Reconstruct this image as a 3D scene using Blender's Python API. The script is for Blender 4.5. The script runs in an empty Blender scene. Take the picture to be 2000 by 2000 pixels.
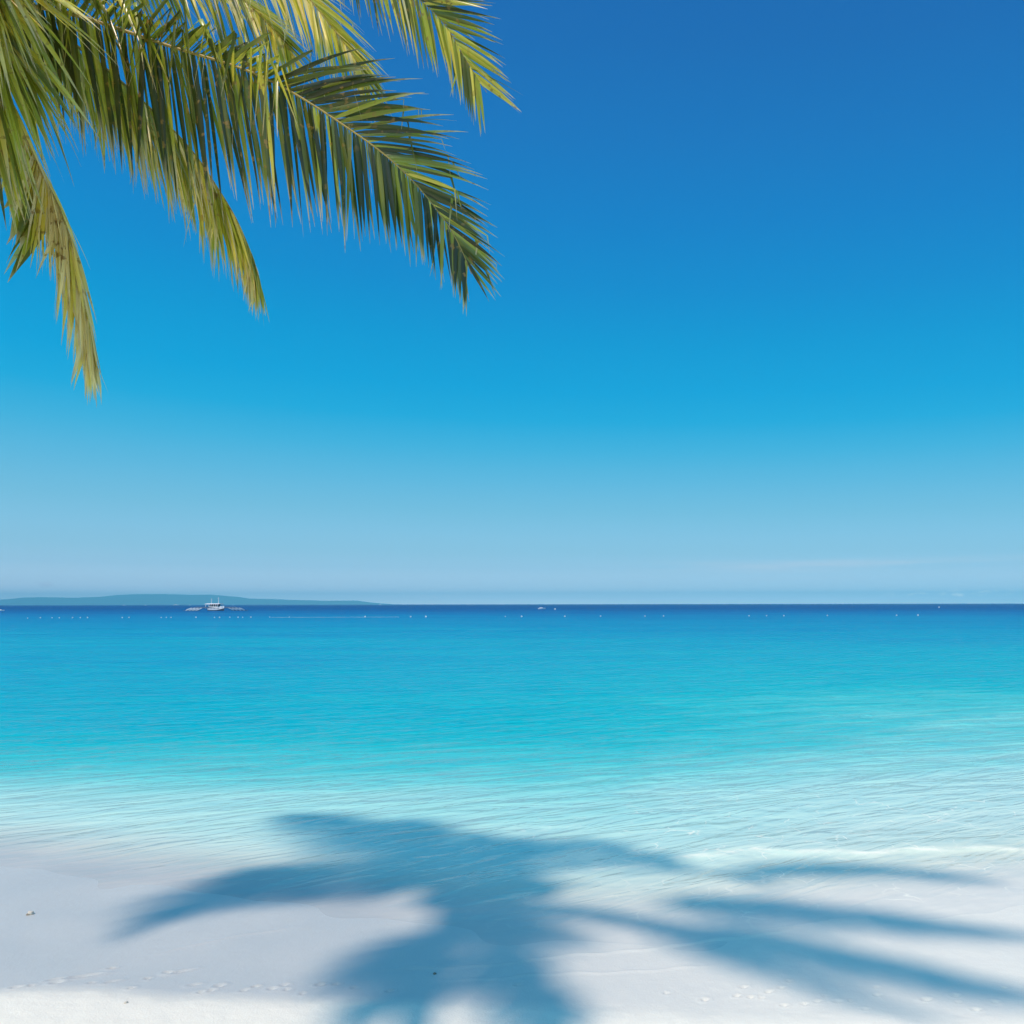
import bpy, math, random
import numpy as np
from mathutils import Vector, Matrix, noise

random.seed(11); np.random.seed(11)
sc = bpy.context.scene
COL = sc.collection
CAM_H = 2.6
FPX = 1732.0            # focal length in pixels of the 2000 px wide photograph
HOR = 1180.0            # horizon row in that photograph
SUN = Vector((-0.432, -0.49, 1.0)).normalized()    # towards the sun
SHX, SHY = 0.432, 0.49   # shadow offset per metre of height

# ------------------------------------------------------------------ helpers
def lin(r, g, b):
    f = lambda c: (c/255.0/12.92) if c/255.0 <= 0.04045 else ((c/255.0+0.055)/1.055)**2.4
    return (f(r), f(g), f(b), 1.0)

def view_pt(px, py, d):
    """world point seen at (px, py) at depth d"""
    return Vector(((px-1000)/FPX*d, d, CAM_H + (HOR-py)/FPX*d))

def ground_pt(px, py):
    d = CAM_H*FPX/(py-HOR)
    return Vector(((px-1000)/FPX*d, d, 0))

def shade_pt(px, py, z):
    """world point at height z whose sun shadow falls on the ground seen at (px, py)"""
    g = ground_pt(px, py)
    return Vector((g.x - z*SHX, g.y - z*SHY, z))

class MB:
    def __init__(self):
        self.v = []; self.f = []; self.a = {}
    def tube(self, pts, radii, n=8, caps=True):
        pts = [Vector(p) for p in pts]
        base = len(self.v)
        up = Vector((0, 0, 1))
        for i, p in enumerate(pts):
            t = (pts[min(i+1, len(pts)-1)] - pts[max(i-1, 0)]).normalized()
            if abs(t.dot(up)) > 0.98: up = Vector((0, 1, 0)) if abs(t.y) < 0.9 else Vector((1, 0, 0))
            s = t.cross(up).normalized(); u = s.cross(t).normalized()
            r = radii[i] if hasattr(radii, '__len__') else radii
            for k in range(n):
                a = 2*math.pi*k/n
                self.v.append(p + s*math.cos(a)*r + u*math.sin(a)*r)
        for i in range(len(pts)-1):
            for k in range(n):
                a = base+i*n+k; b = base+i*n+(k+1) % n
                self.f.append((a, b, b+n, a+n))
        if caps:
            self.f.append(tuple(base+k for k in range(n))[::-1])
            e = base+(len(pts)-1)*n
            self.f.append(tuple(e+k for k in range(n)))
    def box(self, c, s, rz=0.0):
        c = Vector(c); b = len(self.v); R = Matrix.Rotation(rz, 3, 'Z')
        for x in (-.5, .5):
            for y in (-.5, .5):
                for z in (-.5, .5):
                    self.v.append(c + R @ Vector((x*s[0], y*s[1], z*s[2])))
        for f in ((0,1,3,2),(4,6,7,5),(0,4,5,1),(2,3,7,6),(0,2,6,4),(1,5,7,3)):
            self.f.append(tuple(b+i for i in f))
    def loft(self, rings, close=True, cap=True):
        b = len(self.v); n = len(rings[0])
        for r in rings: self.v += [Vector(p) for p in r]
        m = n if close else n-1
        for i in range(len(rings)-1):
            for k in range(m):
                a = b+i*n+k; c = b+i*n+(k+1) % n
                self.f.append((a, c, c+n, a+n))
        if cap:
            self.f.append(tuple(b+k for k in range(n))[::-1])
            e = b+(len(rings)-1)*n
            self.f.append(tuple(e+k for k in range(n)))
    def lathe(self, prof, n=16, c=(0,0,0)):
        c = Vector(c)
        self.loft([[c+Vector((r*math.cos(2*math.pi*k/n), r*math.sin(2*math.pi*k/n), z)) for k in range(n)] for r, z in prof])
    def build(self, name, mat, parent=None, smooth=False):
        me = bpy.data.meshes.new(name)
        me.from_pydata([tuple(v) for v in self.v], [], self.f)
        if smooth: me.polygons.foreach_set('use_smooth', [True]*len(me.polygons))
        for k, vals in self.a.items():
            at = me.attributes.new(k, 'FLOAT', 'POINT'); at.data.foreach_set('value', vals)
        me.materials.append(mat); me.update()
        o = bpy.data.objects.new(name, me); COL.objects.link(o)
        if parent: o.parent = parent
        return o

def tag(o, label=None, cat=None, group=None, kind=None):
    if label: o['label'] = label
    if cat: o['category'] = cat
    if group: o['group'] = group
    if kind: o['kind'] = kind
    return o

def empty(name, loc=(0, 0, 0), rz=0.0):
    o = bpy.data.objects.new(name, None); o.location = loc; o.rotation_euler = (0, 0, rz)
    o.empty_display_size = 0.2; COL.objects.link(o); return o

def grid_object(name, xs, ys, Z, mat, attrs=None):
    nx, ny = len(xs), len(ys)
    X, Y = np.meshgrid(xs, ys)
    co = np.stack([X, Y, Z], -1).reshape(-1, 3).astype(np.float32)
    idx = np.arange(nx*ny).reshape(ny, nx)
    q = np.stack([idx[:-1, :-1], idx[:-1, 1:], idx[1:, 1:], idx[1:, :-1]], -1).reshape(-1, 4)
    me = bpy.data.meshes.new(name)
    me.vertices.add(len(co)); me.vertices.foreach_set('co', co.ravel())
    me.loops.add(q.size); me.loops.foreach_set('vertex_index', q.ravel().astype(np.int32))
    me.polygons.add(len(q)); me.polygons.foreach_set('loop_start', np.arange(0, q.size, 4, dtype=np.int32))
    me.polygons.foreach_set('use_smooth', np.ones(len(q), dtype=bool))
    for k, v in (attrs or {}).items():
        at = me.attributes.new(k, 'FLOAT', 'POINT'); at.data.foreach_set('value', v.ravel().astype(np.float32))
    me.materials.append(mat); me.update(calc_edges=True); me.validate()
    o = bpy.data.objects.new(name, me); COL.objects.link(o)
    return o

# ------------------------------------------------------------------ node helpers
class NT:
    def __init__(self, tree):
        self.t = tree; self.t.nodes.clear()
    def n(self, kind, **kw):
        nd = self.t.nodes.new(kind)
        for k, v in kw.items():
            if k == 'ins':
                for kk, vv in v.items(): nd.inputs[kk].default_value = vv
            else: setattr(nd, k, v)
        return nd
    def l(self, a, b): self.t.links.new(a, b)
    def math(self, op, a, b=None, c=None, clamp=False):
        m = self.n('ShaderNodeMath', operation=op, use_clamp=clamp)
        for i, x in enumerate((a, b, c)):
            if x is None: continue
            if isinstance(x, (int, float)): m.inputs[i].default_value = x
            else: self.l(x, m.inputs[i])
        return m.outputs[0]
    def ramp(self, fac, stops, interp='LINEAR'):
        r = self.n('ShaderNodeValToRGB'); cr = r.color_ramp; cr.interpolation = interp
        while len(cr.elements) < len(stops): cr.elements.new(0.5)
        for e, (p, c) in zip(cr.elements, stops):
            e.position = p; e.color = c if len(c) == 4 else (*c, 1)
        self.l(fac, r.inputs[0]); return r.outputs[0]
    def maprange(self, v, a, b, c=0.0, d=1.0, interp='LINEAR'):
        m = self.n('ShaderNodeMapRange', interpolation_type=interp)
        self.l(v, m.inputs[0])
        for i, x in enumerate((a, b, c, d)): m.inputs[i+1].default_value = x
        return m.outputs[0]
    def mix(self, fac, a, b, blend='MIX'):
        m = self.n('ShaderNodeMix', data_type='RGBA', blend_type=blend)
        for s, x in ((m.inputs[0], fac), (m.inputs[6], a), (m.inputs[7], b)):
            if isinstance(x, (int, float)): s.default_value = x
            elif isinstance(x, tuple): s.default_value = x if len(x) == 4 else (*x, 1)
            else: self.l(x, s)
        return m.outputs[2]
    def noise(self, vec, scale, detail=3, rough=0.5, dist=0.0):
        n = self.n('ShaderNodeTexNoise'); n.inputs['Scale'].default_value = scale
        n.inputs['Detail'].default_value = detail; n.inputs['Roughness'].default_value = rough
        n.inputs['Distortion'].default_value = dist
        if vec is not None: self.l(vec, n.inputs['Vector'])
        return n.outputs['Fac']
    def mapping(self, vec, scale=(1, 1, 1), rz=0.0, loc=(0, 0, 0)):
        if rz:      # turn first, then stretch
            m0 = self.n('ShaderNodeMapping'); m0.inputs['Rotation'].default_value = (0, 0, rz); self.l(vec, m0.inputs['Vector']); vec = m0.outputs[0]; rz = 0.0
        m = self.n('ShaderNodeMapping'); m.inputs['Scale'].default_value = scale
        m.inputs['Rotation'].default_value = (0, 0, rz); m.inputs['Location'].default_value = loc
        self.l(vec, m.inputs['Vector']); return m.outputs[0]
    def attr(self, name):
        return self.n('ShaderNodeAttribute', attribute_name=name).outputs['Fac']

def material(name):
    m = bpy.data.materials.new(name); m.use_nodes = True
    nt = NT(m.node_tree); out = nt.n('ShaderNodeOutputMaterial')
    return m, nt, out

def simple_mat(name, col, rough=0.5, spec=0.5, var=0.12, scale=6.0, metallic=0.0):
    m, nt, out = material(name)
    p = nt.n('ShaderNodeBsdfPrincipled')
    tc = nt.n('ShaderNodeTexCoord').outputs['Object']
    f = nt.noise(tc, scale, 4)
    c = nt.mix(f, tuple(x*(1-var) for x in col[:3]), tuple(min(1, x*(1+var)) for x in col[:3]))
    nt.l(c, p.inputs['Base Color']); p.inputs['Roughness'].default_value = rough
    p.inputs['Specular IOR Level'].default_value = spec; p.inputs['Metallic'].default_value = metallic
    nt.l(p.outputs[0], out.inputs[0]); return m

# ------------------------------------------------------------------ world / sky
SKY = [  # (photo row of the centre column, colour)
    (1180, (330,330,345)), (1168, (285,300,322)), (1155, (250,262,282)), (1140, (216,240,260)), (1110, (176,217,242)), (1080, (155,208,234)), (1040, (140,203,233)),
    (1000, (122,196,228)), (940, (96,188,227)), (880, (64,180,225)), (820, (22,171,223)),
    (760, (0,163,220)), (660, (0,152,213)), (560, (8,140,207)), (420, (16,128,200)),
    (260, (24,118,191)), (60, (27,108,181)), (-300, (28,98,172))]
world = bpy.data.worlds.new('World'); sc.world = world; world.use_nodes = True
nt = NT(world.node_tree)
wo = nt.n('ShaderNodeOutputWorld'); bg = nt.n('ShaderNodeBackground')
STR = 0.1
bg.inputs['Strength'].default_value = STR
sky = nt.n('ShaderNodeTexSky', sky_type='NISHITA', sun_disc=False)
sky.sun_elevation = math.asin(SUN.z); sky.sun_rotation = math.atan2(SUN.x, SUN.y) % (2*math.pi)
sky.ozone_density = 3.0; sky.air_density = 1.0; sky.dust_density = 0.6
gen = nt.n('ShaderNodeTexCoord').outputs['Generated']
sep = nt.n('ShaderNodeSeparateXYZ'); nt.l(gen, sep.inputs[0])
zz = nt.math('ADD', sep.outputs['Z'], nt.math('MULTIPLY', sep.outputs['X'], -0.0))
lean = nt.math('MULTIPLY', nt.math('MULTIPLY', sep.outputs['X'], zz), 0.18)     # the west is a little paler than the east
zz = nt.math('ADD', zz, lean)
stops = []
for py, c in SKY:
    t = (HOR-py)/FPX
    stops.append((min(1, t/math.sqrt(1+t*t)/0.8), lin(*c)))
stops.append((1.0, lin(30,90,165)))
grad = nt.ramp(nt.math('DIVIDE', zz, 0.8, clamp=True), stops)
gs = nt.n('ShaderNodeVectorMath', operation='SCALE'); nt.l(grad, gs.inputs[0]); gs.inputs['Scale'].default_value = 1/STR
skymix = nt.mix(0.996, sky.outputs[0], gs.outputs[0])
# sky glow around the sun, added out of frame to fill the shadows
sd = nt.n('ShaderNodeVectorMath', operation='DOT_PRODUCT'); nt.l(gen, sd.inputs[0]); sd.inputs[1].default_value = tuple(SUN)
fill_glow = nt.maprange(sd.outputs['Value'], 0.46, 1.0, interp='SMOOTHSTEP')
skymix = nt.mix(fill_glow, skymix, tuple(c/STR for c in (0.28, 0.88, 1.36)))
# thin far cloud: one long pinkish veil and rows of small cumulus just above the horizon
az = nt.math('ARCTAN2', sep.outputs['X'], sep.outputs['Y'])
el = nt.math('ARCSINE', sep.outputs['Z'])
cv = nt.n('ShaderNodeCombineXYZ'); nt.l(az, cv.inputs[0]); nt.l(el, cv.inputs[1])
veil_n = nt.noise(nt.mapping(cv.outputs[0], (5, 90, 1)), 1.0, 5, 0.6)
band = nt.math('MULTIPLY', nt.maprange(el, 0.030, 0.043, interp='SMOOTHSTEP'), nt.maprange(el, 0.050, 0.041, interp='SMOOTHSTEP'))
east = nt.maprange(az, 0.06, 0.30, interp='SMOOTHSTEP')
veil = nt.math('MULTIPLY', nt.math('MULTIPLY', band, east), nt.maprange(veil_n, 0.35, 0.65))
low_n = nt.noise(nt.mapping(cv.outputs[0], (4, 60, 1), loc=(3, 0, 0)), 1.0, 4, 0.6)
low = nt.math('MULTIPLY', nt.maprange(el, 0.055, 0.012), nt.math('MULTIPLY', nt.maprange(low_n, 0.42, 0.75), nt.maprange(az, -0.1, 0.3, 0.25, 1.0)))
cum_n = nt.noise(nt.mapping(cv.outputs[0], (75, 190, 1), loc=(0.4, 0, 0)), 1.0, 6, 0.65, 0.4)
cb = nt.math('MULTIPLY', nt.maprange(el, 0.0055, 0.0085, interp='SMOOTHSTEP'), nt.maprange(el, 0.0165, 0.009, interp='SMOOTHSTEP'))
cz = nt.math('MAXIMUM', nt.math('MULTIPLY', nt.maprange(az, 0.385, 0.43, interp='SMOOTHSTEP'), nt.maprange(az, 0.52, 0.50)),
             nt.math('MULTIPLY', nt.maprange(az, -0.16, -0.10, 0, 0.35), nt.maprange(az, -0.04, -0.08)))
cum = nt.math('MULTIPLY', nt.math('MULTIPLY', cb, cz), nt.maprange(cum_n, 0.50, 0.66))
# one small round puff above the island
dx = nt.math('DIVIDE', nt.math('SUBTRACT', az, -0.484), 0.0065); dy = nt.math('DIVIDE', nt.math('SUBTRACT', el, 0.0202), 0.0030)
rr = nt.math('SQRT', nt.math('ADD', nt.math('MULTIPLY', dx, dx), nt.math('MULTIPLY', dy, dy)))
puff = nt.math('MULTIPLY', nt.maprange(nt.math('ADD', rr, nt.math('MULTIPLY', nt.math('SUBTRACT', cum_n, 0.5), 3.0)), 1.1, 0.4, interp='SMOOTHSTEP'), 0.55)
cl = nt.math('ADD', nt.math('MULTIPLY', veil, 0.6), nt.math('ADD', nt.math('MULTIPLY', low, 0.25), nt.math('ADD', nt.math('MULTIPLY', cum, 1.0), puff)), clamp=True)
cloudcol = tuple(c/STR for c in lin(225,228,240)[:3]) + (1,)
skymix = nt.mix(cl, skymix, cloudcol)
skymix = nt.mix(nt.math('MULTIPLY', cum, 0.9, clamp=True), skymix, (2.6/STR, 2.5/STR, 2.6/STR))
nt.l(skymix, bg.inputs['Color']); nt.l(bg.outputs[0], wo.inputs['Surface'])

sun = bpy.data.lights.new('sun', 'SUN'); sun.energy = 3.6; sun.color = (1.0, 0.80, 0.68); sun.angle = math.radians(2.8)
so = bpy.data.objects.new('sun', sun); COL.objects.link(so)
so.rotation_euler = SUN.to_track_quat('Z', 'Y').to_euler(); so.location = (-20, -12, 40)

# ------------------------------------------------------------------ camera
cam = bpy.data.cameras.new('camera'); co = bpy.data.objects.new('camera', cam); COL.objects.link(co)
cam.sensor_fit = 'HORIZONTAL'; cam.sensor_width = 36; cam.lens = 36*FPX/2000.0
cam.shift_y = (HOR-1000)/2000.0; cam.clip_start = 0.05; cam.clip_end = 90000
co.location = (0, 0, CAM_H); co.rotation_euler = (math.radians(90), math.radians(0.0), 0)
co.rotation_euler = (Matrix.Rotation(math.radians(0.09), 3, 'Y') @ Matrix.Rotation(math.radians(90), 3, 'X')).to_euler()
sc.camera = co
sc.view_settings.view_transform = 'Standard'; sc.view_settings.look = 'None'
sc.view_settings.exposure = 0.0; sc.view_settings.gamma = 1.0

# ------------------------------------------------------------------ beach sand
def interp_curve(pts):
    g = [ground_pt(*p) for p in pts]
    gx = np.array([p.x for p in g]); gy = np.array([p.y for p in g]); k = np.argsort(gx)
    return gx[k], gy[k]
SHORE = interp_curve([(-700,1640), (-200,1672), (60,1700), (420,1748), (700,1782), (1000,1830), (1300,1845), (1450,1832), (1600,1805), (1800,1785), (2000,1765), (2600,1730)])
BERM = interp_curve([(-800,1952), (-300,1958), (0,1948), (60,1942), (200,1940), (270,1948), (330,1953), (500,1956), (900,1964), (1350,1978), (1600,1980), (2000,1990), (2900,1990)])
def smooth_curve(c, X, w=0.35):
    return sum(np.interp(X+o, *c) for o in np.linspace(-w, w, 9))/9.0

def fbm(X, Y, seed, n=26, lmin=0.1, lmax=2.0, ang=0.0, spread=math.pi, p=1.0):
    r = np.random.RandomState(seed); out = np.zeros_like(X)
    for i in range(n):
        L = lmin*(lmax/lmin)**r.rand(); a = ang + (r.rand()-0.5)*2*spread
        k = 2*math.pi/L
        out += (L/lmax)**p*np.sin(k*(X*math.cos(a)+Y*math.sin(a)) + r.rand()*6.283)
    return out/math.sqrt(n)

def spaced(parts):
    out = []
    for a, b, s in parts: out += list(np.arange(a, b, s))
    out.append(parts[-1][1]); return np.array(out)

xs = np.concatenate([-np.geomspace(25000, 4.6, 46)[:-1], spaced([(-4.6, 4.6, 0.018)]), np.geomspace(4.6, 25000, 46)[1:]])
ys = np.concatenate([-np.geomspace(300, 1.0, 14), [0.0, 1.5, 2.6, 3.4, 4.0, 4.4], spaced([(4.7, 7.1, 0.014), (7.1, 11.5, 0.045)]), np.geomspace(11.6, 25000, 60)])
X, Y = np.meshgrid(xs, ys)
Xc = np.clip(X, -12, 12)
D = Y - smooth_curve(SHORE, Xc)
Bd = smooth_curve(BERM, Xc, 0.05) - Y + 0.015*np.sin(Xc*9)*0.4
Z = np.where(D > 0, -0.045*D - 0.0012*D**2*(D < 12), -0.022*D)
Z = np.where(D > 12, -0.713 - 0.05*(D-12), Z); Z = np.maximum(Z, -5.0)
st = np.clip((Bd+0.03)/0.30, 0, 1); st = st*st*(3-2*st)
Z = Z + 0.030*st
near = np.exp(-np.clip(D, 0, None)/4.0)*(np.abs(X) < 30)*(Y > -40)
Z = Z + near*0.008*fbm(Xc, np.clip(Y, -40, 40), 3, lmin=0.5, lmax=2.5)
Z = np.where((Bd > 0) & (Y > -40), Z + 0.0035*fbm(Xc, np.clip(Y,-40,40), 5, 30, 0.08, 0.5)*np.clip(Bd/0.1, 0, 1), Z)
Z = np.where(Y < 3, np.minimum(Z, 0.35), Z)
# old swash lines: low ridges left by the last waves
def ridge(pts, h, w):
    global Z
    cx, cy = interp_curve(pts)
    yy = np.interp(X, cx, cy); m = (X > cx[0]) & (X < cx[-1])
    fade = np.clip(np.minimum(X-cx[0], cx[-1]-X)/0.3, 0, 1)
    yy = yy + 0.012*np.sin(X*17)+0.02*np.sin(X*5.3)
    t = (Y-yy)/w
    Z = Z + m*fade*h*np.exp(-t*t)*(1+0.6*np.tanh(t*2))
ridge([(720,1905), (860,1896), (1000,1886), (1200,1862), (1330,1848), (1480,1828), (1600,1806), (1760,1790)], 0.009, 0.030)
ridge([(830,1921), (980,1916), (1150,1908), (1420,1890)], 0.006, 0.025)
ridge([(250,1880), (400,1846), (500,1828), (620,1806)], 0.004, 0.03)
# foot and stick marks pressed into the damp sand: (px, py, length px)
MARKS = [(165,1917,48),(108,1925,26),(110,1932,20),(218,1928,24),(288,1921,9),(326,1908,14),(352,1906,38),(378,1934,20),(178,1931,13),
 (255,1942,12),(392,1949,13),(410,1946,14),(427,1936,18),(475,1945,14),(498,1937,15),(30,1942,18),(60,1938,10),(530,1941,15),(554,1933,16),(559,1942,11),
 (624,1932,16),(655,1931,12),(217,1899,13),(590,1950,11),(690,1938,10),(1452,1934,16),(1465,1955,12),(1500,1944,17),(1487,1956,9),(1525,1936,13),(1540,1922,10),(1595,1965,15),
 (1635,1966,17),(1570,1970,12),(1530,1972,12),(1710,1936,13),(1712,1954,14),(1808,1964,20),(1865,1955,15),(1870,1969,11),(1942,1969,13),(1438,1952,13),
 (1610,1954,8),(1660,1966,8),(1375,1960,14),(1300,1948,10),(760,1944,14),(1010,1930,12),(1960,1940,10),(1905,1985,15),(1690,1985,14)]
for px, py, L in MARKS:
    g = ground_pt(px, py); s = g.y/FPX
    la = L*s*0.55; a = math.radians(random.uniform(20, 40)); lb = random.uniform(0.014, 0.024)
    i0, i1 = np.searchsorted(xs, (g.x-0.3, g.x+0.3)); j0, j1 = np.searchsorted(ys, (g.y-0.3, g.y+0.3))
    xx = X[j0:j1, i0:i1]-g.x; yy = Y[j0:j1, i0:i1]-g.y
    u = (xx*math.cos(a)+yy*math.sin(a))/la; v = (-xx*math.sin(a)+yy*math.cos(a))/lb
    q = u*u+v*v
    Z[j0:j1, i0:i1] += random.uniform(0.010, 0.016)*(-np.exp(-q*1.3) + 0.45*np.exp(-((np.sqrt(q)-1.5)/0.5)**2))

sand, nt, out = material('sand')
pos = nt.n('ShaderNodeNewGeometry').outputs['Position']
wet = nt.attr('wet'); fine = nt.noise(pos, 160, 3, 0.7); mid = nt.noise(pos, 9, 5, 0.6); big = nt.noise(pos, 0.9, 3)
wetn = nt.math('ADD', wet, nt.math('MULTIPLY', nt.math('SUBTRACT', mid, 0.5), 0.35), clamp=True)
dry = nt.mix(fine, (0.81, 0.775, 0.655), (0.91, 0.870, 0.735)); wetc = nt.mix(mid, (0.46, 0.485, 0.465), (0.54, 0.56, 0.53))
c = nt.mix(wetn, dry, wetc)
c = nt.mix(nt.maprange(big, 0.35, 0.7, 0.0, 0.25), c, (0.72, 0.68, 0.60))
specks = nt.maprange(nt.noise(pos, 75, 2, 0.5), 0.74, 0.80); c = nt.mix(nt.math('MULTIPLY', specks, 0.35), c, (0.30, 0.27, 0.24))
p = nt.n('ShaderNodeBsdfPrincipled'); nt.l(c, p.inputs['Base Color'])
nt.l(nt.maprange(wetn, 0, 1, 0.85, 0.42), p.inputs['Roughness']); nt.l(nt.maprange(wetn, 0, 1, 0.15, 0.45), p.inputs['Specular IOR Level'])
bp = nt.n('ShaderNodeBump'); bp.inputs['Distance'].default_value = 0.004
nt.l(nt.maprange(wetn, 0, 1, 1.0, 0.50), bp.inputs['Strength'])
hh = nt.math('ADD', nt.noise(pos, 70, 4, 0.7), nt.math('MULTIPLY', nt.noise(pos, 14, 3), 1.3)); nt.l(hh, bp.inputs['Height'])
nt.l(bp.outputs[0], p.inputs['Normal']); nt.l(p.outputs[0], out.inputs[0])
wetA = (1-np.clip((Bd+0.06)/0.22, 0, 1))*(1-0.72*np.clip((X+1.2)/3.0, 0, 1))
sand_o = grid_object('beach_sand', xs, ys, Z, sand, {'wet': wetA})
tag(sand_o, kind='structure')

# ------------------------------------------------------------------ sea water
wx = np.concatenate([-np.geomspace(25000, 8.0, 44)[:-1], spaced([(-8.0, 8.0, 0.045)]), np.geomspace(8.0, 25000, 44)[1:]])
wy = np.concatenate([spaced([(5.6, 12.5, 0.03), (12.5, 26, 0.10)]), np.geomspace(26.2, 25000, 60)])
WX, WY = np.meshgrid(wx, wy); WXc = np.clip(WX, -30, 30); WYc = np.clip(WY, 0, 30)
WD = WY - smooth_curve(SHORE, np.clip(WX, -12, 12))
amp = np.clip(WD/1.5, 0, 1)*np.clip((30-WY)/14, 0, 1)*np.clip((30-np.abs(WX))/15, 0, 1)
a0 = math.radians(-57)
ripple = 0.0040*fbm(WXc, WYc, 21, 26, 0.22, 0.7, a0, 0.45, 1.0) + 0.007*fbm(WXc, WYc, 22, 20, 0.8, 2.2, a0-0.25, 0.4)
WZ = amp*ripple + 0.006*np.clip(WD/1.0, 0, 1)*np.clip(1-WD/3, 0, 1)
# one small wave about to lap the beach on the right
cx, cy = interp_curve([(900,1745), (1050,1716), (1200,1697), (1350,1674), (1500,1664), (1700,1666), (1850,1662), (2050,1660), (2500,1662), (3500,1665)])
yy = np.interp(WX, cx, cy) + 0.04*np.sin(WX*3.1) + 0.025*np.sin(WX*7.7+1)
t = (WY-yy); grow = np.clip((WX+0.2)/2.2, 0, 1)*np.clip((14-WX)/4, 0, 1)
crest = np.where(t < 0, np.exp(-(t/0.10)**2), np.exp(-(t/0.38)**2))
WZ = WZ + 0.028*grow*crest
foam_line = grow*np.exp(-((t+0.03)/0.045)**2)

water, nt, out = material('sea_water')
pos = nt.n('ShaderNodeNewGeometry').outputs['Position']
dist = nt.attr('dist')
lg = nt.math('LOGARITHM', nt.math('MAXIMUM', dist, 0.1), 10.0)
t0 = nt.math('DIVIDE', nt.math('ADD', lg, 1.0), 4.0)
patch = nt.noise(nt.mapping(pos, (0.02, 0.09, 1)), 1.0, 5, 0.6)
patch2 = nt.noise(nt.mapping(pos, (0.10, 0.34, 1), rz=math.radians(-10)), 1.0, 4, 0.6)
tt = nt.math('ADD', t0, nt.math('ADD', nt.math('MULTIPLY', nt.math('SUBTRACT', patch, 0.5), 0.17), nt.math('MULTIPLY', nt.math('SUBTRACT', patch2, 0.5), 0.05)))
slope = nt.n('ShaderNodeSeparateXYZ'); nt.l(pos, slope.inputs[0])
tt = nt.math('ADD', tt, nt.math('MULTIPLY', nt.maprange(slope.outputs['X'], -9, 9, 0.095, -0.022), nt.maprange(dist, 14, 50, 1.0, 0.0)))
# wavelets as bump at three sizes, their crests slanting to the shore
rot = math.radians(-36)
b1 = nt.noise(nt.mapping(pos, (1.0, 4.2, 1), rz=rot), 1.0, 2.5, 0.5, 0.6)
b2 = nt.noise(nt.mapping(pos, (0.45, 1.7, 1), rz=math.radians(-20)), 1.0, 3, 0.6, 0.5)
b3 = nt.noise(nt.mapping(pos, (0.07, 0.30, 1), rz=math.radians(-8)), 1.0, 4, 0.6)
b2b = nt.noise(nt.mapping(pos, (0.16, 0.75, 1), rz=math.radians(-12)), 1.0, 5, 0.65, 0.4)
tt = nt.math('ADD', tt, nt.math('ADD', nt.math('MULTIPLY', nt.math('SUBTRACT', b2, 0.5), nt.maprange(dist, 2, 12, 0.03, 0.10)), nt.math('MULTIPLY', nt.math('SUBTRACT', b2b, 0.5), nt.maprange(dist, 4, 25, 0.0, 0.16))))
W_STOPS = [(0.10, lin(214,210,196)), (0.20, lin(220,219,200)), (0.29, lin(216,225,203)), (0.36, lin(204,228,212)), (0.425, lin(180,225,212)), (0.472, lin(132,214,205)),
           (0.505, lin(76,199,196)), (0.545, lin(18,185,189)), (0.60, lin(0,174,187)), (0.67, lin(0,162,185)), (0.74, lin(0,146,182)), (0.80, lin(0,134,176)), (0.845, lin(0,114,166)), (0.895, lin(0,90,147)), (1.0, lin(0,72,130))]
body = nt.ramp(tt, W_STOPS)
wmid = nt.noise(pos, 9, 5, 0.6); wbig = nt.noise(pos, 0.9, 3)
shallow = nt.mix(nt.math('ADD', nt.attr('near'), nt.math('MULTIPLY', nt.math('SUBTRACT', wmid, 0.5), 0.35), clamp=True), (0.83, 0.80, 0.68), nt.mix(wmid, (0.40, 0.43, 0.425), (0.47, 0.495, 0.48)))
shallow = nt.mix(nt.maprange(wbig, 0.35, 0.7, 0.0, 0.25), shallow, (0.72, 0.68, 0.60))
body = nt.mix(nt.maprange(dist, 0.0, 2.0, interp='SMOOTHSTEP'), shallow, body)
alpha = nt.ramp(tt, [(0.0, (1, 1, 1)), (1.0, (1, 1, 1))])
tint = nt.ramp(tt, [(0.22, (1, 1, 1)), (0.34, (0.93, 0.985, 0.965)), (0.42, (0.72, 0.95, 0.93)), (0.5, (0.5, 0.88, 0.9))])
h = nt.math('ADD', nt.math('MULTIPLY', b1, nt.maprange(dist, 0.0, 1.3, 0.0, 0.075)), nt.math('ADD', nt.math('MULTIPLY', b2, nt.maprange(dist, 1.0, 14, 0.04, 0.50)), nt.math('MULTIPLY', b3, nt.maprange(dist, 15, 80, 0.0, 3.0))))
bp = nt.n('ShaderNodeBump'); bp.inputs['Distance'].default_value = 1.0; bp.inputs['Strength'].default_value = 1.0; nt.l(h, bp.inputs['Height'])
bpd = nt.n('ShaderNodeBump'); bpd.inputs['Distance'].default_value = 1.0; bpd.inputs['Strength'].default_value = 0.8; nt.l(h, bpd.inputs['Height'])
df = nt.n('ShaderNodeBsdfDiffuse'); nt.l(body, df.inputs['Color']); nt.l(bpd.outputs[0], df.inputs['Normal'])
tr = nt.n('ShaderNodeBsdfTransparent'); nt.l(tint, tr.inputs['Color'])
gl = nt.n('ShaderNodeBsdfGlossy'); gl.inputs['Roughness'].default_value = 0.08; nt.l(bp.outputs[0], gl.inputs['Normal'])
m1 = nt.n('ShaderNodeMixShader'); nt.l(alpha, m1.inputs[0]); nt.l(tr.outputs[0], m1.inputs[1]); nt.l(df.outputs[0], m1.inputs[2])
fr = nt.n('ShaderNodeFresnel'); fr.inputs['IOR'].default_value = 1.33; nt.l(bp.outputs[0], fr.inputs['Normal'])
edge = nt.maprange(dist, 0.0, 0.9, 0.45, 1.0)
fac = nt.math('MULTIPLY', nt.math('MINIMUM', fr.outputs[0], nt.maprange(dist, 4, 14, 0.62, 0.34)), edge)
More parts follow.
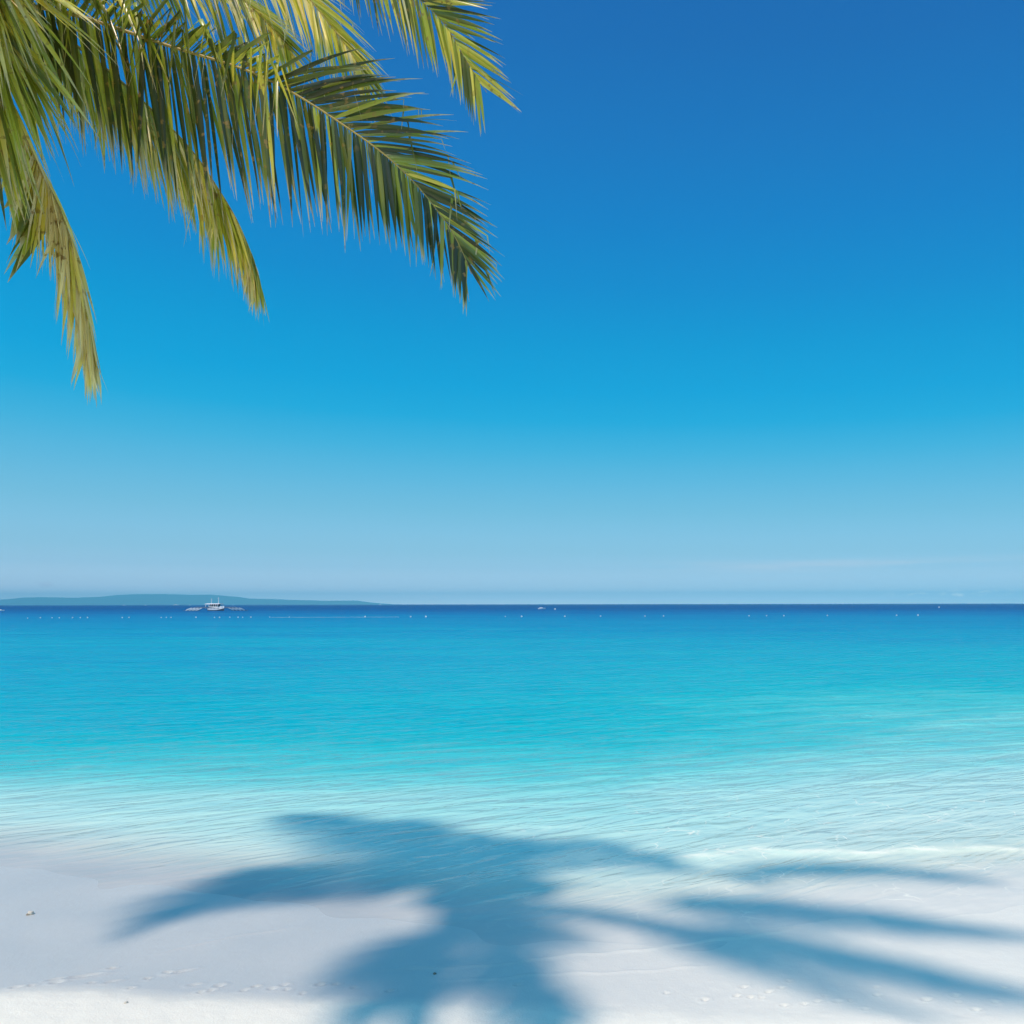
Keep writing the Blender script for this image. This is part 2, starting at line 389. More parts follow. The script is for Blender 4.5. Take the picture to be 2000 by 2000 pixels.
m2 = nt.n('ShaderNodeMixShader'); nt.l(fac, m2.inputs[0]); nt.l(m1.outputs[0], m2.inputs[1]); nt.l(gl.outputs[0], m2.inputs[2])
# thin lace: painted caustic light in the shallows, plus foam on the small crest
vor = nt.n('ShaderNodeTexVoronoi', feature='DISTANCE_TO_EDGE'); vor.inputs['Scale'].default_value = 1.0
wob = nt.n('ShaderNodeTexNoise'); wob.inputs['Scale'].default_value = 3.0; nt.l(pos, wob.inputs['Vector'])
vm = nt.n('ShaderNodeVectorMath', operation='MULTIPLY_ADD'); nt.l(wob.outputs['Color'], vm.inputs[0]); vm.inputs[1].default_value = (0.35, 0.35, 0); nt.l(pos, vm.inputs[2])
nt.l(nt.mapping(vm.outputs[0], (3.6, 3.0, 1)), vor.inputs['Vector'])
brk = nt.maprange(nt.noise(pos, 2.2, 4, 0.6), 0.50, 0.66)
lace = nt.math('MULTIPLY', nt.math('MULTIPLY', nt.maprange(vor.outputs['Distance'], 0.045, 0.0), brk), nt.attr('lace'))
fl = nt.math('MULTIPLY', nt.attr('foam'), nt.maprange(nt.noise(nt.mapping(pos, (3, 8, 1)), 1.0, 5, 0.7), 0.40, 0.62))
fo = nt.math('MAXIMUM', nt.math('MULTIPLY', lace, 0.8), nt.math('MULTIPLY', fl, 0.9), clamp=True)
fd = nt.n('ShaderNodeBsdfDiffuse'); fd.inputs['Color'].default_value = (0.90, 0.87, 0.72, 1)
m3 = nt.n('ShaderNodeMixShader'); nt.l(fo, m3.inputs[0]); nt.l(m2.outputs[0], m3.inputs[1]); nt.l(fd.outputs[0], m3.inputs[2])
nt.l(m3.outputs[0], out.inputs[0])
caustic_webA = np.clip((WX+1.0)/3.0, 0.0, 1)*np.clip(WD/0.4, 0, 1)*np.clip((5.2-WD)/2.0, 0, 1)
sea = grid_object('sea_water', wx, wy, WZ, water, {'dist': WD, 'near': 1-0.72*np.clip((WX+1.2)/3.0, 0, 1), 'foam': foam_line, 'lace': caustic_webA})
tag(sea, kind='structure')

# ------------------------------------------------------------------ island far away
ISL = [(-900,0),(-640,6),(-400,9),(-200,11),(0,11.4),(52,15.5),(130,14.4),(207,17.6),(295,22.3),(362,19.7),(414,19.2),(440,16),(466,12.4),(518,11.4),(554,9),(621,8),(683,8),(714,3.6),(745,0.8),(775,0)]
IS_D = 22500.0
ix = np.linspace(-1000, 860, 300)
prof = np.interp(ix, [p[0] for p in ISL], [p[1] for p in ISL])
wxs = (ix-1000)/FPX*IS_D
iy = np.linspace(0, 4200, 40)
IX, IY = np.meshgrid(wxs, iy); P = np.tile(prof/FPX*IS_D, (40, 1))
shape = np.clip(np.sin(math.pi*np.clip(IY/4200, 0, 1)), 0, 1)**0.7
nz = fbm(IX, IY, 31, 40, 300, 2500)
IZ = P*shape*(1+0.10*nz) - 6*(1-shape) + 2.0
IZ = np.where(P < 1, -3, IZ)
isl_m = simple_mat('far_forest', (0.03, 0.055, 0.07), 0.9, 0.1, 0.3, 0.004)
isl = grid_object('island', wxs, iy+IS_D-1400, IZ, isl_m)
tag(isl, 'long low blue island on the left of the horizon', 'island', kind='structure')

# ------------------------------------------------------------------ haze
hz, nt, out = material('haze')
pv = nt.n('ShaderNodeVolumePrincipled'); pv.inputs['Color'].default_value = (0.26, 0.80, 1.0, 1); pv.inputs['Density'].default_value = 8.5e-5
pv.inputs['Anisotropy'].default_value = -0.3
nt.l(pv.outputs[0], out.inputs['Volume'])
b = MB(); b.box((0, 12450, 159), (52000, 26000, 330)); hz_o = b.build('haze', hz); tag(hz_o, kind='stuff')

# ------------------------------------------------------------------ palm
leaf, nt, out = material('palm_leaf')
rnd = nt.attr('rnd'); ss = nt.attr('along'); tone = nt.attr('tone')
pos = nt.n('ShaderNodeNewGeometry').outputs['Position']
v = nt.math('ADD', nt.math('MULTIPLY', nt.math('SUBTRACT', rnd, 0.12), 0.72), nt.math('ADD', tone, nt.math('MULTIPLY', nt.math('SUBTRACT', nt.noise(pos, 3.0, 3), 0.5), 0.25)))
base = nt.ramp(v, [(0.0, (0.030, 0.034, 0.005)), (0.26, (0.15, 0.165, 0.018)), (0.52, (0.47, 0.48, 0.04)), (0.78, (0.84, 0.68, 0.09)), (1.0, (0.90, 0.76, 0.36))])
tipc = nt.maprange(nt.math('ADD', ss, nt.math('MULTIPLY', rnd, 0.25)), 0.86, 1.10)
base = nt.mix(tipc, base, (0.62, 0.50, 0.28))
spots = nt.math('MULTIPLY', nt.maprange(nt.noise(pos, 24.0, 3), 0.59, 0.65), nt.maprange(nt.noise(pos, 2.0, 2), 0.40, 0.56))
base = nt.mix(nt.math('MULTIPLY', spots, 0.8), base, (0.34, 0.19, 0.04))
p = nt.n('ShaderNodeBsdfPrincipled'); nt.l(base, p.inputs['Base Color'])
p.inputs['Roughness'].default_value = 0.32; p.inputs['Specular IOR Level'].default_value = 0.7
tl = nt.n('ShaderNodeBsdfTranslucent'); nt.l(nt.mix(0.5, base, (0.22, 0.26, 0.01), 'ADD'), tl.inputs['Color'])
ms = nt.n('ShaderNodeMixShader'); ms.inputs[0].default_value = 0.28
nt.l(p.outputs[0], ms.inputs[1]); nt.l(tl.outputs[0], ms.inputs[2]); nt.l(ms.outputs[0], out.inputs[0])
stem_m = simple_mat('palm_stem', (0.36, 0.27, 0.07), 0.45, 0.4, 0.3, 14)

bark, nt, out = material('palm_bark')
tc = nt.n('ShaderNodeTexCoord').outputs['Object']
rings = nt.n('ShaderNodeTexWave', wave_type='BANDS', bands_direction='Z'); rings.inputs['Scale'].default_value = 2.4; rings.inputs['Distortion'].default_value = 2.0; rings.inputs['Detail'].default_value = 3
nt.l(tc, rings.inputs['Vector'])
c = nt.mix(rings.outputs['Fac'], (0.16, 0.13, 0.10), (0.32, 0.28, 0.23)); c = nt.mix(nt.math('MULTIPLY', nt.noise(tc, 12, 5), 0.5), c, (0.10, 0.08, 0.06))
p = nt.n('ShaderNodeBsdfPrincipled'); nt.l(c, p.inputs['Base Color']); p.inputs['Roughness'].default_value = 0.85
bp = nt.n('ShaderNodeBump'); bp.inputs['Distance'].default_value = 0.02; nt.l(rings.outputs['Fac'], bp.inputs['Height']); nt.l(bp.outputs[0], p.inputs['Normal'])
nt.l(p.outputs[0], out.inputs[0])

def catmull(pts, n):
    P = [Vector(p) for p in pts]; P = [P[0]*2-P[1]] + P + [P[-1]*2-P[-2]]
    dense = []
    for i in range(1, len(P)-2):
        for k in range(24):
            t = k/24
            a, b, c, d = P[i-1], P[i], P[i+1], P[i+2]
            dense.append(0.5*((2*b)+(c-a)*t+(2*a-5*b+4*c-d)*t*t+(3*b-a-3*c+d)*t**3))
    dense.append(P[-2])
    s = [0]
    for i in range(1, len(dense)): s.append(s[-1]+(dense[i]-dense[i-1]).length)
    res = []; j = 0
    for i in range(n):
        tgt = s[-1]*i/(n-1)
        while j < len(s)-2 and s[j+1] < tgt: j += 1
        f = (tgt-s[j])/max(1e-9, s[j+1]-s[j]); res.append(dense[j].lerp(dense[j+1], min(1, max(0, f))))
    return res, s[-1]

CROWN = shade_pt(870, 1750, 5.9)
palm = empty('coconut_palm', (-1.2, -1.6, 0.05))
tag(palm, 'leaning coconut palm whose fronds arch in from the upper left', 'palm tree')

def frond(ctrl, up, up2=None, n=95, L=0.95, W=0.042, u0=0.16, angs=(72, 14), lift=(0.25, 0.25), droop=(0.5, 0.5), lens=(1, 1), tone=0.0,
          kink=(0.06, 0.06), jit=0.10, seed=0, twist=0.35, stem_r=0.026, label=None, tip=0.40, foldback=(None, None), hang=(0, 0), fold_u=0.5, tap=0.6, angs2=None, tip2=None, tap2=None, only=None):
    """one pinnate leaf: a stem through the control points and two ranks of folded leaflets"""
    rg = random.Random(seed)
    N = 60
    C, total = catmull(ctrl, N)
    T = [(C[min(i+1, N-1)]-C[max(i-1, 0)]).normalized() for i in range(N)]
    up = Vector(up).normalized(); up2 = Vector(up2).normalized() if up2 else up
    mb = MB(); rnds = []; al = []; tn = []
    down = Vector((0, 0, -1))
    gust = [rg.uniform(-1, 1) for _ in range(14)]
    for i in range(n):
        for si, sg in enumerate((-1, 1)):
            if only is not None and si != only: continue
            aa = angs2 if (si and angs2) else angs; tp_ = tip2 if (si and tip2) else tip; ta = tap2 if (si and tap2) else tap
            u = u0 + (0.985-u0)*((i+0.5*(si)+rg.uniform(-0.15, 0.15))/n)
            u = min(0.985, max(u0, u))
            x = u*(N-1); k = int(x); f = x-k
            c = C[k].lerp(C[min(k+1, N-1)], f); t = T[k].lerp(T[min(k+1, N-1)], f).normalized()
            d = up.lerp(up2, u); d = (d - t*d.dot(t)).normalized(); s = t.cross(d).normalized()
            un = (u-u0)/(1-u0)
            a = math.radians(aa[0]+(aa[1]-aa[0])*un**1.1 + rg.uniform(-5, 5))
            w_in = min(1, 0.62+un*1.8); w_out = 1 if un < ta else 1-(1-tp_)*((un-ta)/(1-ta))**1.35
            ll = L*w_in*w_out*lens[si]*rg.uniform(0.86, 1.08)
            if rg.random() < 0.05: ll *= rg.uniform(0.5, 0.8)
            lf = lift[si] + rg.uniform(-0.10, 0.10)
            dr = t*math.cos(a) + (s*sg*math.cos(lf) + d*math.sin(lf))*math.sin(a)
            if hang[si]: dr = dr.lerp(Vector((0, 0, -1)), hang[si]*rg.uniform(0.85, 1.1))
            gu = gust[int(un*13)]
            dr = (dr + Vector((rg.gauss(0, jit), rg.gauss(0, jit), rg.gauss(0, jit)))*0.5 + t*gu*0.05).normalized()
            wd = (t - dr*t.dot(dr)).normalized()
            wd = Matrix.Rotation(rg.gauss(0, twist), 3, dr) @ wd
            rv = rg.random(); tv = tone + rg.gauss(0, 0.05)
            M = 9; p = c.copy(); b0 = len(mb.v)
            kk = rg.randint(4, 7) if rg.random() < kink[si] else -1
            fb = foldback[si]
            if fb and un < fold_u and rg.random() < fb[2]: kk = rg.randint(fb[0], fb[1])
            tw = rg.gauss(0, 0.12)
            wmul = rg.uniform(0.72, 1.15)
            if kk >= 0: tv += 0.30  # folded leaflets paler: their sunlit look is put into the tone
            for m in range(M+1):
                q = m/M
                w = W*wmul*(min(1, 0.45+q*4.5))*(1 if q < 0.45 else max(0.03, 1-((q-0.45)/0.55)**1.25))
                w *= 0.6+0.4*w_out
                if si and angs2: w *= 0.80
                nn = dr.cross(wd).normalized()
                if nn.dot(d) < 0: nn = -nn
                mb.v += [p - wd*w*0.5, p - nn*w*0.16, p + wd*w*0.5]
                rnds += [rv]*3; al += [q]*3; tn += [tv]*3
                if m == M: break
                st = ll/M; p = p + dr*st
                g = droop[si]*st*(0.35+1.5*q)
                nd = (dr + down*g).normalized()
                if m == kk: nd = (down*0.9 + Vector((rg.uniform(-.35, .35), rg.uniform(-.35, .35), 0)) + dr*0.15).normalized()
                ax = dr.cross(nd)
                if ax.length > 1e-6: wd = Matrix.Rotation(dr.angle(nd), 3, ax.normalized()) @ wd
                dr = nd; wd = Matrix.Rotation(tw*0.35, 3, dr) @ wd
                wd = (wd-dr*wd.dot(dr)).normalized()
            for m in range(M):
                o = b0+m*3
                mb.f += [(o, o+1, o+4, o+3), (o+1, o+2, o+5, o+4)]
    mb.a = {'rnd': rnds, 'along': al, 'tone': tn}
    fo = mb.build('frond', leaf, None, smooth=True)
    fo.parent = palm; fo.matrix_parent_inverse = Matrix.Translation(palm.location).inverted()
    if label: fo['label'] = label
    st = MB(); st.tube(C, [stem_r*(1-0.86*(i/(N-1))**0.8)*(1.5 if i < 4 else 1) for i in range(N)], 8)
    so = st.build('stem', stem_m, fo, smooth=True)
    return fo

V = view_pt
Q = shade_pt
# fronds in view
frond([CROWN, V(-30,-12,4.96), V(40,6,4.92), V(150,28,4.88), V(330,88,4.8), V(520,152,4.71), V(699,262,4.62), V(800,345,4.58), V(876,440,4.54), V(908,500,4.5), V(922,535,4.5)],
      (0.2,0.85,0.5), (0.30,0.85,0.35), n=155, L=0.74, W=0.0275, u0=0.10, angs=(72,20), angs2=(62,14), tip2=0.42, tap2=0.6, lift=(-0.05,0.15), droop=(0.5,0.5), lens=(1.12,0.86), tone=-0.19,
      kink=(0.05,0.26), seed=1, twist=0.30, stem_r=0.015, foldback=(None,(1,2,0.95)), hang=(0.58,0), fold_u=0.50, tip=0.30, tap=0.33, jit=0.11, label='longest frond, dark underside with brown flecks')
frond([CROWN, V(40,20,5.17), V(180,110,5.3), V(300,215,5.4), V(375,292,5.5), V(430,372,5.58), V(464,430,5.62), V(490,490,5.66), V(506,540,5.66)],
      (0.5,0.0,0.85), (0.75,0.1,0.4), n=187, L=0.62, W=0.0224, u0=0.10, angs=(55,8), lift=(-0.5,-0.3), droop=(1.0,1.0), tone=0.42, kink=(0.08,0.08), seed=2, twist=0.9, tip=0.5, stem_r=0.014, hang=(0.55,0.6), jit=0.16)
frond([CROWN, V(-10,-60,4.3), V(-14,10,4.1), V(-18,90,3.95), V(-20,180,3.9), V(-18,270,3.9)],
      (0.3,-0.85,0.35), (0.4,-0.85,0.2), n=162, L=0.98, W=0.0275, u0=0.02, angs=(38,12), lift=(0.0,0.0), droop=(0.35,0.35), tone=0.30, seed=3, twist=0.55, stem_r=0.016, jit=0.09)
frond([CROWN, V(-30,-90,4.0), V(-20,-60,3.7), V(-25,0,3.5), V(-40,90,3.4), V(-60,160,3.4)],
      (0.6,-0.6,0.5), (0.6,-0.7,0.2), n=112, L=0.60, W=0.0224, u0=0.10, angs=(35,14), lift=(0.0,0.0), droop=(0.5,0.5), tone=0.32, seed=33, twist=0.6, stem_r=0.015, hang=(0.3,0.3), jit=0.12)
frond([CROWN, V(-40,80,4.9), V(40,240,4.8), V(85,340,4.75), V(118,408,4.75), V(142,480,4.75), V(165,590,4.75), V(176,650,4.75), V(180,690,4.75)],
      (0.8,-0.3,0.5), (0.9,-0.2,0.2), n=187, L=0.50, W=0.0232, u0=0.22, angs=(48,7), lift=(-0.5,-0.5), droop=(1.0,1.0), tone=0.72, kink=(0.15,0.15), seed=4, twist=1.1, tip=0.6, stem_r=0.012, hang=(0.5,0.72), jit=0.18, label='hanging yellowed frond')
frond([CROWN, V(-40,150,4.9), V(40,320,4.78), V(78,400,4.75), V(92,450,4.75)],
      (0.5,-0.6,0.6), n=9, L=0.42, W=0.0550, u0=0.80, angs=(42,40), lift=(0,0), droop=(0.6,0.6), only=1, tone=0.02, seed=34, twist=0.3, stem_r=0.014, tip=0.9, label='bare stem end with a few broad leaflets')
frond([CROWN, V(-20,-100,5.5), V(160,-120,5.9), V(330,-80,6.1), V(470,-5,6.15), V(545,68,6.15), V(580,118,6.15)],
      (-0.1,-0.2,0.95), (0.25,-0.75,0.5), n=150, L=0.66, W=0.0241, u0=0.12, angs=(62,12), lift=(-0.2,-0.3), droop=(0.8,0.8), tone=0.32, seed=5, twist=0.7, stem_r=0.013, hang=(0.15,0.45), jit=0.12)
frond([CROWN, V(-20,-140,5.25), V(180,-200,5.5), V(420,-140,5.65), V(560,-50,5.75), V(640,40,5.75), V(695,115,5.75), V(728,180,5.75)],
      (-0.1,-0.4,0.9), (0.25,-0.88,0.35), n=168, L=0.62, W=0.0232, u0=0.12, angs=(55,12), lift=(-0.1,-0.2), droop=(0.6,0.6), tone=0.46, seed=6, twist=0.7, stem_r=0.013, hang=(0.08,0.35), jit=0.10)
frond([CROWN, V(-10,-180,5.15), V(220,-300,5.25), V(520,-230,5.35), V(720,-90,5.38), V(822,0,5.38), V(867,43,5.38), V(907,108,5.38), V(932,150,5.38), V(952,180,5.38)],
      (0.2,0.55,0.75), (0.4,0.6,0.5), n=160, L=0.60, W=0.0224, u0=0.12, angs=(62,20), lift=(-0.1,0.1), droop=(0.4,0.3), lens=(0.82,1.0), tone=0.16, seed=7, twist=0.35, tip=0.62, stem_r=0.012, hang=(0.5,0.0), jit=0.07)
# the rest of the crown, out of the picture but casting its shade on the beach
frond([CROWN, Q(740,1712,6.6), Q(560,1715,6.5), Q(440,1740,5.9), Q(365,1790,5.0)], (0,0,1), n=120, L=1.05, W=0.06, angs=(72,25), lift=(-.3,-.3), droop=(1.0,1.0), tip=0.85, seed=8)
frond([CROWN, Q(820,1690,6.9), Q(740,1640,7.2), Q(650,1605,6.9), Q(580,1590,6.3)], (0,0,1), n=120, L=1.1, W=0.06, angs=(75,20), lift=(-.1,-.1), droop=(0.6,0.6), seed=9)
frond([CROWN, Q(830,1670,7.3), Q(830,1625,7.8), Q(800,1600,7.6)], (0,0,1), n=80, L=0.9, W=0.06, angs=(70,15), lift=(-.1,-.1), droop=(0.8,0.8), seed=19)
frond([CROWN, Q(920,1705,7.1), Q(960,1670,7.5), Q(985,1640,7.3)], (0,0,1), n=90, L=1.05, W=0.06, angs=(80,30), lift=(-.1,-.1), droop=(0.7,0.7), tip=0.8, seed=20)
frond([CROWN, Q(930,1735,7.0), Q(990,1720,7.3), Q(1040,1712,7.2)], (0,0,1), n=80, L=0.8, W=0.06, angs=(80,30), lift=(-.1,-.1), droop=(0.7,0.7), tip=0.8, seed=22)
frond([CROWN, Q(1100,1742,7.4), Q(1400,1765,8.0), Q(1700,1792,7.7), Q(2010,1830,6.8)], (0,0,1), n=100, L=0.72, W=0.06, u0=0.42, angs=(60,15), lift=(-.3,-.3), droop=(1.3,1.3), tip=0.6, seed=12)
frond([CROWN, Q(1130,1768,7.3), Q(1430,1825,7.7), Q(1750,1890,7.2), Q(2040,1955,6.3)], (0,0,1), n=100, L=0.72, W=0.06, u0=0.48, angs=(60,15), lift=(-.3,-.3), droop=(1.3,1.3), tip=0.6, seed=16)
frond([CROWN, Q(1150,1785,6.9), Q(1450,1870,7.1), Q(1850,2010,6.0)], (0,0,1), n=90, L=0.45, W=0.05, u0=0.45, angs=(45,15), lift=(-.8,-.8), droop=(3,3), seed=13)
frond([CROWN, Q(895,1822,6.6), Q(1000,1888,6.5), Q(1140,2000,5.4)], (0,0,1), n=80, L=0.9, W=0.06, u0=0.55, angs=(70,25), lift=(-.2,-.2), droop=(1.0,1.0), tip=0.8, seed=14)
frond([CROWN, Q(835,1820,6.5), Q(800,1890,6.2), Q(780,1985,5.4)], (0,0,1), n=80, L=0.8, W=0.055, u0=0.45, angs=(65,25), lift=(-.2,-.2), droop=(1.0,1.0), tip=0.8, seed=21)
frond([CROWN, Q(1150,1720,7.4), Q(1450,1700,8.0), Q(1700,1695,7.9), Q(1950,1722,7.1)], (0,0,1), n=90, L=0.6, W=0.055, u0=0.5, angs=(55,15), lift=(-.5,-.5), droop=(2,2), seed=15)
cs = MB(); cs.tube([CROWN+Vector((0,-0.1,-0.25)), CROWN+Vector((0,0,0.05)), CROWN+Vector((0.02,0.03,0.35)), CROWN+Vector((0.03,0.05,0.75))], [0.17, 0.22, 0.14, 0.03], 10)
cso = cs.build('crown_shaft', stem_m, None, True); cso.parent = palm; cso.matrix_parent_inverse = Matrix.Translation(palm.location).inverted()

base = palm.location.copy()
tp, _ = catmull([base, base+Vector((-0.35,0.9,0.75)), Vector((-1.95,1.2,2.35)), Vector((-2.2,2.6,3.65)), Vector((-2.6,3.85,4.75)), CROWN+Vector((0,0,0.12))], 46)
tb = MB(); tb.tube(tp, [0.21-0.10*min(1, i/30)+0.10*max(0, 1-i/6)+0.006*(i % 2) for i in range(46)], 14)
to = tb.build('trunk', bark, None, True); to.parent = palm; to.matrix_parent_inverse = Matrix.Translation(palm.location).inverted()

# ------------------------------------------------------------------ outrigger boat
white = simple_mat('white_paint', (0.86, 0.85, 0.83), 0.4, 0.5, 0.06, 1.2)
pinkish = simple_mat('faded_canvas', (0.82, 0.77, 0.77), 0.8, 0.2, 0.08, 1.5)
dark_hull = simple_mat('dark_hull_paint', (0.05, 0.07, 0.10), 0.5, 0.4, 0.3, 1.0)
shade_m = simple_mat('cabin_shade', (0.10, 0.10, 0.10), 0.7, 0.3, 0.3, 2.0)
bamboo = simple_mat('white_bamboo', (0.78, 0.78, 0.74), 0.5, 0.4, 0.08, 1.5)
arm_m = simple_mat('weathered_bamboo', (0.26, 0.29, 0.32), 0.6, 0.3, 0.2, 2.0)
BD = 378.0
bo = empty('outrigger_boat', ((421-1000)/FPX*BD, BD, 0.0), math.radians(-48))
tag(bo, 'white outrigger boat with two masts and curved arms moored on the dark blue sea', 'boat')
LH = 17.0; bo.scale = (1.0, 1.0, 1.12)
def hull_ring(s, half, z0, z1):
    return [(s, -half, z1), (s, -half*0.85, (z0+z1)/2), (s, 0, z0), (s, half*0.85, (z0+z1)/2), (s, half, z1)]
rings_d = []; rings_w = []
for i in range(17):
    q = i/16; s = (q-0.5)*LH
    half = 1.0*max(0.03, 1-abs(2*q-1)**2.6); sheer = 0.75*max(0, (q-0.55)/0.45)**2 + 0.35*max(0, (0.25-q)/0.25)**2
    rings_d.append([(s, -half*0.9, 0.45+sheer), (s, -half*0.7, -0.1+sheer*0.7), (s, 0, -0.5+sheer*0.8), (s, half*0.7, -0.1+sheer*0.7), (s, half*0.9, 0.45+sheer)])
    rings_w.append([(s, -half*1.06, 1.10+sheer), (s, -half*0.95, 0.28+sheer), (s, half*0.95, 0.28+sheer), (s, half*1.06, 1.10+sheer)])
m = MB(); m.loft(rings_d); m.build('hull', dark_hull, bo)
m = MB(); m.loft(rings_w); m.build('gunwale', white, bo)
m = MB(); m.box((-0.8, 0, 1.30), (8.4, 1.5, 0.62)); m.build('cabin', white, bo)
m = MB(); m.box((-0.6, 0, 2.05), (7.4, 1.3, 0.9)); m.build('interior_shade', shade_m, bo)  # solid dark block: shade under the canopy put into its colour
m = MB()
prf = []
for i in range(13):
    q = i/12; s = -8.4+q*14.2
    prf.append([(s, -1.35, 2.52), (s, -0.7, 2.70), (s, 0, 2.76), (s, 0.7, 2.70), (s, 1.35, 2.52), (s, 1.35, 2.46), (s, 0, 2.66), (s, -1.35, 2.46)])
m.loft(prf); m.build('canopy', pinkish, bo)
for s in (-7.8, -4.4, -2.2, 0.2, 2.6, 4.6):
    for y in (-1.1, 1.1):
        m = MB(); m.tube([(s, y, 0.9), (s+0.25, y, 2.55)], 0.11, 6); m.build('post', white, bo)
m = MB(); m.box((6.4, 0, 1.55), (2.6, 1.0, 0.30)); m.build('foredeck', white, bo)
for s, h in ((-4.2, 4.7), (2.9, 5.2)):
    m = MB(); m.tube([(s, 0, 1.0), (s+0.15, 0, h)], [0.15, 0.10], 8); mo = m.build('mast', white, bo)
    m = MB(); m.box((s+0.13, 0, h-0.6), (0.12, 0.9, 0.1)); m.build('crosstree', white, mo)
for s in (-5.3, -1.8, 1.7, 5.2):
    for sg in (-1, 1):
        pts = []
        for k in range(17):
            q = k/16; pts.append((s, sg*(0.6+q*10.1), 0.8+0.62*math.sin(q*math.pi*0.8)-1.10*max(0, (q-0.5)/0.5)**1.4))
        m = MB(); m.tube(pts[:14], 0.08, 7); ao = m.build('outrigger_arm', arm_m, bo)
        m = MB(); m.tube(pts[12:], [0.20, 0.24, 0.26, 0.24, 0.20], 7); m.build('painted_end', bamboo, ao)
for sg in (-1, 1):
    m = MB(); m.tube([(-8.6+17.4*k/10, sg*10.5, 0.06+0.35*max(0, k/10-0.8)**1.0*2) for k in range(11)], [0.10]*11, 7); m.build('outrigger_float', dark_hull, bo)

# ------------------------------------------------------------------ far boats
def small_boat(px, py_line, L, d, label, rz=0.0, high=1.0, name='far_boat', group='tiny boats near the horizon'):
    o = empty(name, ((px-1000)/FPX*d, d, 0.0), rz)
    tag(o, label, 'boat', group)
    rg = []
    for i in range(9):
        q = i/8; half = L*0.13*max(0.05, 1-abs(2*q-1)**2.5); sh = L*0.04*max(0, q-0.5)*2
        s = (q-0.5)*L; H = L*0.09*high
        rg.append([(s, -half, H+sh), (s, -half*0.6, -0.1), (s, half*0.6, -0.1), (s, half, H+sh)])
    m = MB(); m.loft(rg); m.build('hull', white, o)
    m = MB(); m.box((-L*0.08, 0, L*0.12*high), (L*0.42, L*0.16, L*0.09*high)); m.build('cabin', white, o)
    return o
D_H = 4200.0
small_boat(242, 0, 14, D_H, 'tiny white boat on the horizon, leftmost below the island')
small_boat(284, 0, 11, D_H, 'tiny white boat on the horizon, second from the left')
small_boat(344, 0, 26, D_H, 'widest white speck of a ship on the horizon left of the outrigger boat')
small_boat(371, 0, 13, D_H, 'faint low boat on the horizon just left of the outrigger boat', high=0.7)
small_boat(455, 0, 8, D_H, 'tiny white boat on the horizon just right of the outrigger boat')
small_boat(743, 0, 16, D_H, 'tiny white boat on the horizon where the island ends', high=0.8)
small_boat(1058, 0, 4.0, 470.0, 'low white dinghy alone on the dark sea right of the middle', rz=0.2, name='dinghy', high=1.3)
small_boat(1, 0, 3.2, 390.0, 'white dinghy at the left edge below the island', rz=0.1, name='dinghy', high=1.2)

# ------------------------------------------------------------------ buoys
buoy_m = simple_mat('buoy_plastic', (0.80, 0.80, 0.78), 0.35, 0.5, 0.05, 3)
bm_ = MB(); bm_.lathe([(0.02, -0.14), (0.13, -0.11), (0.19, 0.0), (0.20, 0.08), (0.15, 0.19), (0.06, 0.24), (0.06, 0.30), (0.075, 0.31), (0.02, 0.34)], 14)
BU = [54,79,102,116,142,157,171,239,252,315,325,334,383,419,429,449,465,474,490,527,565,713,802,832,987,1019,1103,1173,1260,1296,1463,1497,1531,1616,1751,1793]
SC_ = {713: 1.5, 802: 1.35, 832: 1.35, 383: 1.1, 1019: 1.15, 1103: 1.1, 1793: 1.2, 79: 1.1, 157: 0.75, 315: 0.75, 474: 0.75, 527: 0.75}
ORD = ['first','second','third','fourth','fifth','sixth','seventh','eighth','ninth','tenth','eleventh','twelfth','thirteenth','fourteenth','fifteenth','sixteenth','seventeenth','eighteenth']
proto = None
for i, px in enumerate(BU):
    d = 172 + 20*px/2000 + random.uniform(-2, 2)
    if proto is None: o = proto = bm_.build('buoy', buoy_m, None, True)
    else: o = proto.copy(); COL.objects.link(o)
    o.location = ((px-1000)/FPX*d, d, 0.03); s = 0.62*SC_.get(px, 0.9)*random.uniform(0.8, 1.15); o.scale = (s, s, s)
    o.rotation_euler = (random.uniform(-.3, .3), random.uniform(-.3, .3), 0)
    if i < 18: w = 'white buoy in the floating row, %s from the left' % ORD[i]
    else: w = 'white buoy in the floating row, %s from the right' % ORD[len(BU)-1-i]
    if px == 713: w = 'largest white buoy of the row, alone right of the outrigger boat'
    tag(o, w, 'buoy', 'white buoys floating in a row across the sea')
o = proto.copy(); COL.objects.link(o); o.location = ((1084-1000)/FPX*420, 420, 0.05); o.scale = (2.0,)*3
tag(o, 'lone white buoy farther out than the row, beside the dinghy', 'buoy')
o = proto.copy(); COL.objects.link(o); o.location = ((1834-1000)/FPX*560, 560, 0.05); o.scale = (2.0,)*3
tag(o, 'lone white buoy far out on the right near the horizon', 'buoy')
rope_m = simple_mat('pale_rope', (0.62, 0.66, 0.66), 0.7, 0.3, 0.1, 2)
m = MB(); pts = []
for k in range(60):
    px = 530 + (780-530)*k/59; d = 172+20*px/2000; pts.append(((px-1000)/FPX*d, d+0.6*math.sin(k*0.7), 0.03+0.02*math.sin(k*2.1)))
m.tube(pts, 0.02, 6); tag(m.build('floating_rope', rope_m, None, True), 'thin pale rope floating between the buoys in mid picture', 'rope')

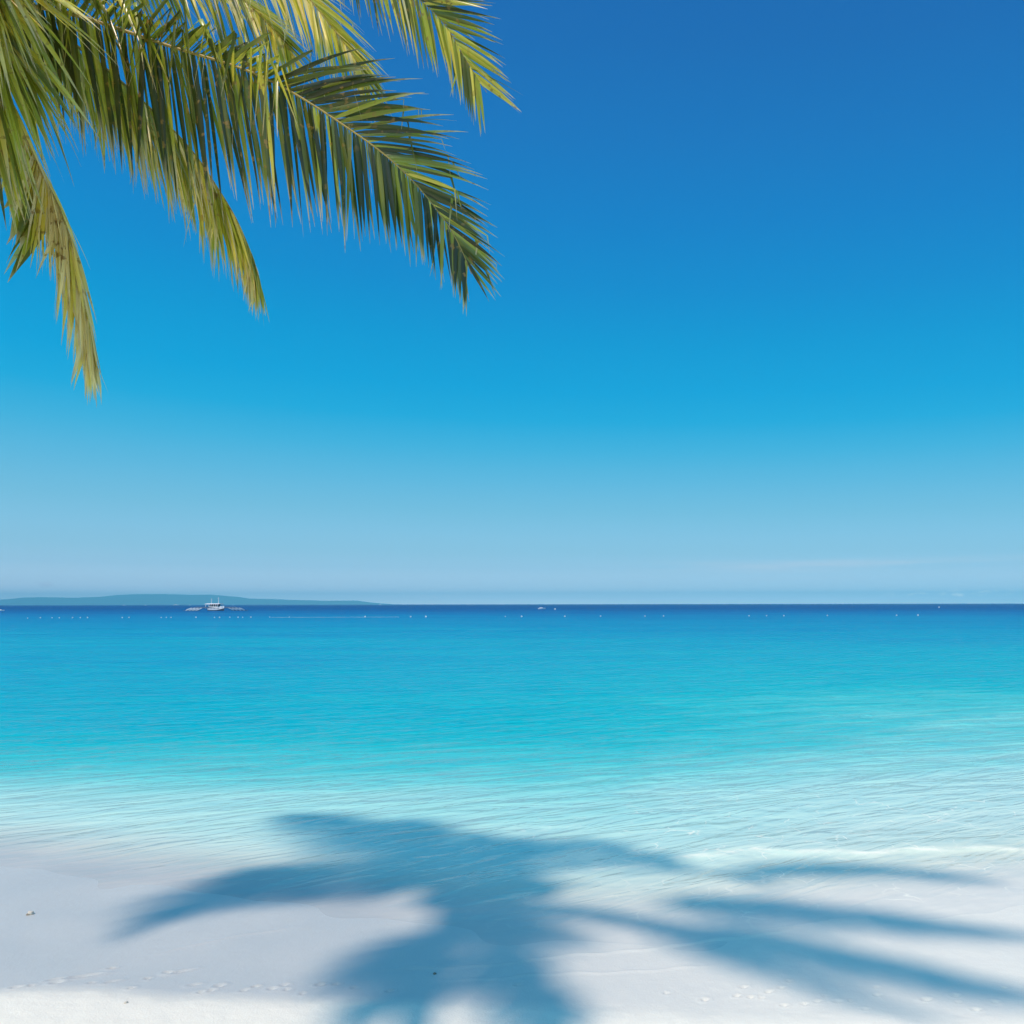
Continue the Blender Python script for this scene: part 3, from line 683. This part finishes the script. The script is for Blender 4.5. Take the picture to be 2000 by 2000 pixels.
# ------------------------------------------------------------------ beach finds
def lump(name, px, py, sx, sy, sz, mat, seed, label, cat, rz=0.0):
    g = ground_pt(px, py); m = MB(); rg = random.Random(seed); rings = []
    for i in range(1, 10):
        th = math.pi*i/10; ring = []
        for k in range(16):
            ph = 2*math.pi*k/16
            dv = Vector((math.sin(th)*math.cos(ph), math.sin(th)*math.sin(ph), -math.cos(th)))
            r = 1+0.30*noise.noise(dv*1.7+Vector((seed, 0, 0)))+0.12*noise.noise(dv*4+Vector((seed, 3, 0)))
            ring.append((dv.x*sx*r, dv.y*sy*r, dv.z*sz*r))
        rings.append(ring)
    m.loft(rings); o = m.build(name, mat, None, True)
    j = np.argmin(abs(ys-g.y)); i = np.argmin(abs(xs-g.x))
    o.location = (g.x, g.y, float(Z[j, i])+sz*0.35); o.rotation_euler = (0, 0, rz); tag(o, label, cat); return o
coral_m = simple_mat('bleached_coral', (0.62, 0.56, 0.46), 0.8, 0.3, 0.35, 40)
dark_sh = simple_mat('brown_shell', (0.26, 0.21, 0.15), 0.6, 0.4, 0.4, 50)
lump('coral_chunk', 59, 1789, 0.026, 0.022, 0.022, coral_m, 2.0, 'small pale coral chunk on the wet sand near the left edge', 'coral', 0.3)
lump('shell', 54, 1790.5, 0.016, 0.012, 0.009, dark_sh, 5.0, 'tiny dark shell beside the pale coral chunk at left', 'shell', 0.5)
lump('pebble', 848, 1908, 0.012, 0.010, 0.008, dark_sh, 9.0, 'tiny dark pebble in the palm shadow at the bottom', 'pebble', 0.2)
lump('coral_chunk', 245, 1983, 0.014, 0.008, 0.009, coral_m, 12.0, 'tiny pale coral bit on the dry sand at lower left', 'coral', 0.6)

# ------------------------------------------------------------------ render settings
sc.render.engine = 'CYCLES'
cy_ = sc.cycles
cy_.use_denoising = True
cy_.max_bounces = 10; cy_.transparent_max_bounces = 16; cy_.volume_bounces = 0
cy_.caustics_reflective = False; cy_.caustics_refractive = False
cy_.sample_clamp_indirect = 6.0; cy_.sample_clamp_direct = 2.5
sc.render.film_transparent = False
